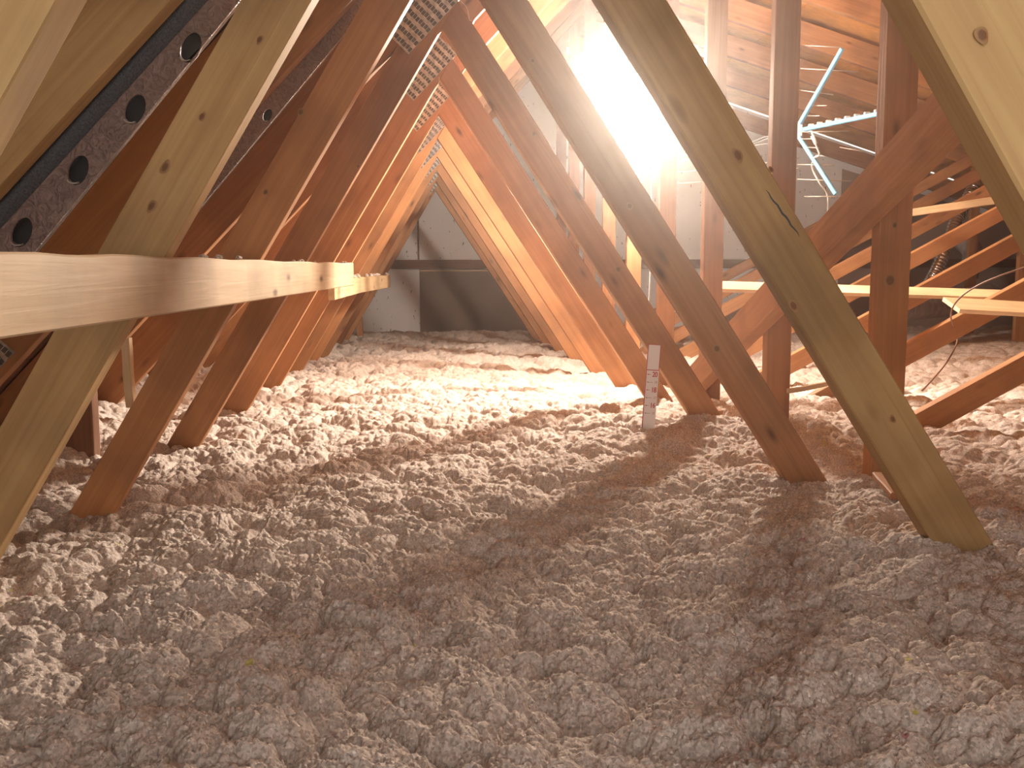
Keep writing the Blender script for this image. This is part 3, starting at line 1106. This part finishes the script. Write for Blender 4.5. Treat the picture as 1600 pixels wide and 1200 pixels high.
# ------------------------------------------------------------------ aerial
def aerial():
    D = 4.45
    hub = P(1243, 205, D)
    root = thing('tv_aerial', hub, 'pale blue television aerial with crossed booms hanging under the right roof', 'aerial')
    tips = [P(1316, 76, D - 0.25), P(1372, 178, D - 0.5), P(1306, 303, D - 0.2), P(1198, 292, D + 0.3)]
    starts = [hub + (t - hub) * 0.10 for t in tips]
    for i, (s, t) in enumerate(zip(starts, tips)):
        b = bar('boom', s, t, 0.019, 0.019, BLUE, parent=root, n=4, warp=0, ch=0.003)
        if i == 3:
            continue
        d = (t - s)
        n = 8
        for j in range(n):
            p = s + d * ((j + 0.5) / n)
            if i == 1:
                tube('hole_shade', [p + Vector((0, -0.0125, 0.001)), p + Vector((0, -0.009, 0.001))], 0.0045, HOLE_DARK, root, 10)  # dark disc painted in for the shade inside each boom hole
                boxes('element_clip', [(-0.011, 0.011, -0.008, 0.008, 0, 0.012)], WHITE_PL, root, Matrix.Translation(p - hub + Vector((0.018, 0, 0.010))))
    boxes('hub', [(-0.03, 0.025, -0.02, 0.02, -0.035, 0.035)], WHITE_PL, root)
    # director and reflector rods, level, crossing the booms
    rods = [(1258, 71, 1315, 74), (1251, 107, 1340, 112), (1251, 141, 1302, 148), (1270, 165, 1292, 165), (1262, 181, 1281, 181), (1250, 206, 1328, 205), (1250, 217, 1271, 217), (1256, 230, 1280, 231), (1268, 242, 1288, 244), (1246, 257, 1304, 258), (1246, 280, 1330, 283), (1257, 307, 1310, 307), (1312, 230, 1345, 236)]
    for i, (x0, y0, x1, y1) in enumerate(rods):
        tube('rod', [P(x0, y0, D - 0.05), P(x1, y1, D - 0.12)], 0.0024, ROD, root, 6)
    tube('feed_cable', spline([P(1268, 205, D - 0.2), P(1272, 218, D - 0.22), P(1277, 232, D - 0.2), P(1280, 242, D - 0.18), P(1272, 247, D - 0.1), P(1269, 262, D), P(1280, 285, D), P(1291, 300, D + .05), P(1294, 318, D + .1), P(1292, 345, D + .3)]), 0.0045, WHITE_PL, root, 7)
    tube('cable_plug', [P(1269, 212, D - 0.22), P(1275, 225, D - 0.22)], 0.009, WHITE_PL, root, 10)
    # hanging wire up to the roof
    tube('hanging_wire', [hub + Vector((0, 0, 0.03)), hub + Vector((-0.02, 0.05, 0.72))], 0.002, ROD, root, 5)
    return root


aerial()

# plastic sheet folds and cables strung left of the aerial
def sheet():
    D = 5.1
    rows = [(1062, 246, 1215, 206), (1062, 248, 1215, 209), (1062, 250, 1215, 212)]
    verts, faces = [], []
    nx = 24
    for j, (x0, y0, x1, y1) in enumerate(rows):
        for i in range(nx + 1):
            t = i / nx
            p = P(x0 + (x1 - x0) * t, y0 + (y1 - y0) * t + 5 * math.sin(math.pi * t), D + (0.05 if j % 2 else -0.05) + 0.02 * math.sin(i * 1.3 + j))
            verts.append(p)
    for j in range(len(rows) - 1):
        for i in range(nx):
            a = j * (nx + 1) + i
            faces.append((a, a + 1, a + nx + 2, a + nx + 1))
    o = link_mesh('plastic_sheet', verts, faces, SHEET, None, None, True)
    sol = o.modifiers.new('thickness', 'SOLIDIFY')
    sol.thickness = 0.002
    tag(o, 'narrow folded white plastic sheeting strung behind the widest web', 'sheeting')
sheet()
for i, (y0, y1) in enumerate(((268, 246), (240, 216), (287, 262))):
    o = tube('strung_cable', spline([P(1050, y0, 5.0), P(1130, (y0 + y1) / 2 + 6, 4.95), P(1250, y1, 4.9)]), 0.0028, CABLE_GR, None, 6)
    tag(o, ('lowest' if i == 2 else 'upper' if i == 1 else 'middle') + ' thin grey cable strung left of the aerial across the gable', 'cable', 'thin cables strung to the aerial')

# ------------------------------------------------------------------ foil duct and pipe at the far right
def flex_duct():
    pts = spline([P(1522, 292, 6.3), P(1508, 318, 6.25), P(1494, 345, 6.2), P(1480, 385, 6.1), P(1462, 425, 6.05), P(1450, 450, 6.0), P(1446, 478, 5.9)], 26)
    root = thing('flexible_duct', pts[-1], 'crinkled silver foil duct hanging behind the struts at the far right', 'duct')
    radii = [0.040 + 0.0055 * math.sin(i * 1.9) for i in range(len(pts))]
    tube('duct_hose', pts, 0.06, FOIL, root, 18, radii=radii)
    return root
flex_duct()
o = tube('floor_duct', spline([P(1385, 482, 5.2), P(1440, 478, 5.5), P(1490, 473, 5.8), P(1545, 462, 6.2)], 10), 0.085, DUCT_GREY, None, 20)
tag(o, 'thick grey duct lying on the insulation behind the struts at far right', 'duct')
o = tube('grey_duct_elbow', spline([P(1500, 372, 6.9), P(1520, 395, 6.8), P(1512, 430, 6.7)], 10), 0.075, DUCT_GREY, None, 18)
tag(o, 'dull grey duct bend behind the foil duct', 'duct')
o = tube('brown_cable', spline([P(1640, 405, 2.5), P(1600, 418, 2.55), P(1560, 432, 2.6), P(1530, 445, 2.65), P(1505, 461, 2.70), P(1490, 478, 2.74), P(1486, 497, 2.80), P(1493, 520, 3.10), P(1495, 536, 3.06), P(1480, 565, 2.9), P(1458, 592, 2.75), P(1441, 610, 2.62)], 8), 0.0026, CABLE_BR, None, 7)
tag(o, 'thin brown cable curling over the short board and down to the fluff', 'cable')

# ------------------------------------------------------------------ left eaves bits
def eaves():
    a, b = P(197, 528, 1.83), P(205, 636, 1.83)
    tag(bar('eaves_noggin', a, b, 0.016, 0.02, PINE_PLANK, up=Vector((1, 0, 0)), n=4, ch=0.001), 'thin upright lit lath between the first two left webs', 'lath')
    a, b = P(240, 500, 2.45), P(226, 660, 2.45)
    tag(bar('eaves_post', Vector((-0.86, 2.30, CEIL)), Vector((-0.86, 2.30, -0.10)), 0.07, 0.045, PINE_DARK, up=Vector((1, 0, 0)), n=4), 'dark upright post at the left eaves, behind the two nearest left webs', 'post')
eaves()
for (x0, y0, x1, y1, D, lab) in ((205, 640, 130, 660, 2.25, 'dark board lying at the left eaves, behind the nearest webs'),):
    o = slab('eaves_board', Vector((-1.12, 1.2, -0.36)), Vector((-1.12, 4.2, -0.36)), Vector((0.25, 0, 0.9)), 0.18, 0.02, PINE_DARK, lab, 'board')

# fibres and dust threads
rf = random.Random(12)
def fibre(pts, lab, r=0.0006):
    o = tube('dust_thread', spline(pts, 5), r, FIBRE, None, 4)
    tag(o, lab, 'thread', 'dusty threads at the truss peaks')
fibre([P(705, -10, 2.3), P(728, 10, 2.3), P(733, 30, 2.3), P(737, 32, 2.3)], 'dusty thread looped beside the peak at the top edge')
fibre([P(687, 60, 2.35), P(695, 66, 2.34), P(703, 72, 2.33), P(714, 98, 2.34)], 'dusty thread below the third peak, ending in a bright tuft')
fibre([P(686, 120, 2.9), P(686, 128, 2.9), P(685, 136, 2.9)], 'short dusty thread hanging at the fourth peak')
bmf = bmesh.new()
bmesh.ops.create_icosphere(bmf, subdivisions=2, radius=0.005)
for v in bmf.verts:
    v.co *= rf.uniform(0.7, 1.2)
me = bpy.data.meshes.new('fluff_tuft')
bmf.to_mesh(me)
bmf.free()
me.materials.append(FIBRE)
o = bpy.data.objects.new('fluff_tuft', me)
o.location = P(702, 74, 2.33)
C.objects.link(o)
tag(o, 'tiny bright fluff tuft caught on a thread beside the third peak', 'tuft')


# ------------------------------------------------------------------ insulation crumbs on the boards
def crumb(p, r, lab, group):
    bm = bmesh.new()
    bmesh.ops.create_icosphere(bm, subdivisions=2, radius=r)
    for v in bm.verts:
        v.co *= rf.uniform(0.65, 1.25)
        v.co.z *= 0.7
    me = bpy.data.meshes.new('fluff_crumb')
    bm.to_mesh(me)
    bm.free()
    me.materials.append(FLUFF)
    o = bpy.data.objects.new('fluff_crumb', me)
    o.location = p
    C.objects.link(o)
    tag(o, lab, 'crumb', group)
def along(spec, t):
    s = t * (len(spec) - 1)
    j = min(int(s), len(spec) - 2)
    f = s - j
    A, B = spec[j], spec[j + 1]
    return P(A[1], A[2], A[0]).lerp(P(B[1], B[2], B[0]), f)
for i in range(16):
    t = rf.uniform(0.02, 0.98)
    p = along([(3.3, 523, 438), (4.3, 566, 433), (5.5, 610, 430)], t)
    crumb(p + Vector((-0.011, 0, 0.006)), rf.uniform(0.008, 0.018), 'small crumb of fluff on top of the short pale board', 'crumbs on the short pale board')
for i in range(12):
    t = rf.uniform(0.35, 0.99)
    p = along([(0.70, -46, 393), (1.05, 216, 399), (1.6, 388, 406), (2.30, 500, 410), (2.78, 553, 411)], t)
    crumb(p + Vector((-0.011, 0, 0.002)), rf.uniform(0.003, 0.007), 'tiny crumb of fluff on top of the long pale board', 'crumbs on the long pale board')

# ------------------------------------------------------------------ work lamp
def work_lamp():
    root = thing('work_lamp', LAMP_POS, 'dazzling lamp hanging beside the king posts', 'lamp')
    bm = bmesh.new()
    bmesh.ops.create_uvsphere(bm, u_segments=32, v_segments=20, radius=0.11)
    for v in bm.verts:
        v.co.z *= 1.25
        if v.co.z > 0.03:
            s = 1 - 0.42 * min(1, (v.co.z - 0.03) / 0.11) ** 2
            v.co.x *= s
            v.co.y *= s
    me = bpy.data.meshes.new('bulb')
    bm.to_mesh(me)
    bm.free()
    me.shade_smooth()
    m = bpy.data.materials.new('lit_bulb')
    m.use_nodes = True
    nt = m.node_tree
    nt.nodes.remove(nt.nodes['Principled BSDF'])
    e = nt.nodes.new('ShaderNodeEmission')
    e.inputs[0].default_value = (*LAMP_COL, 1)
    area = 4 * math.pi * 0.115 ** 2
    e.inputs[1].default_value = LAMP_POWER / (area * math.pi)
    nt.links.new(e.outputs[0], nt.nodes['Material Output'].inputs[0])
    me.materials.append(m)
    o = bpy.data.objects.new('bulb', me)
    C.objects.link(o)
    o.parent = root
    # invented glowing disc before the bulb, aimed level to light the near insulation
    aim = Vector((-0.27, -0.96, -0.02)).normalized()
    c = LAMP_POS + aim * 0.125
    tube('fill_backing', [c - aim * 0.008, c + aim * 0.012], 0.10, SOCKET, root, 32)
    m2 = m.copy()
    m2.name = 'lit_fill_disc'
    m2.node_tree.nodes['Emission'].inputs[1].default_value = FILL_INTENSITY / (math.pi * 0.092 ** 2)
    tube('lens', [c + aim * 0.0122, c + aim * 0.016], 0.092, m2, root, 32)  # added glowing disc, brightens the near floor
    tube('socket', [LAMP_POS + Vector((0, 0, 0.13)), LAMP_POS + Vector((0, 0, 0.20))], 0.022, SOCKET, root, 16)
    tube('flex', spline([LAMP_POS + Vector((0, 0, 0.19)), LAMP_POS + Vector((0.01, 0.0, 0.35)), LAMP_POS + Vector((0.0, 0.01, left_under(LAMP_POS.x) - LAMP_POS.z + 0.16))]), 0.004, CABLE_GR, root, 7)
    return root
work_lamp()
o = tube('lamp_cable', spline([P(1024, 225, 4.3), P(1020, 262, 4.3), P(1017, 300, 4.3), P(1019, 345, 4.3), P(1012, 500, 4.32)]), 0.003, CABLE_GR, None, 6)
tag(o, 'thin grey cable hanging down beside the post under the lamp', 'cable')

# ------------------------------------------------------------------ haze volume added for the glare around the lamp
hz = boxes('glare_haze', [(XL - 0.3, XR + 0.3, -0.75, WALL_D + 0.2, CEIL - 0.2, 2.4)], None)
m = bpy.data.materials.new('glare_haze_air')
m.use_nodes = True
nt = m.node_tree
nt.nodes.remove(nt.nodes['Principled BSDF'])
vs = nt.nodes.new('ShaderNodeVolumeScatter')
vs.inputs['Color'].default_value = (1, 0.93, 0.88, 1)
vs.inputs['Density'].default_value = HAZE
vs.inputs['Anisotropy'].default_value = 0.88
nt.links.new(vs.outputs[0], nt.nodes['Material Output'].inputs['Volume'])
hz.data.materials.append(m)
tag(hz, 'thin haze added to make the glare around the lamp', 'haze', kind='stuff')
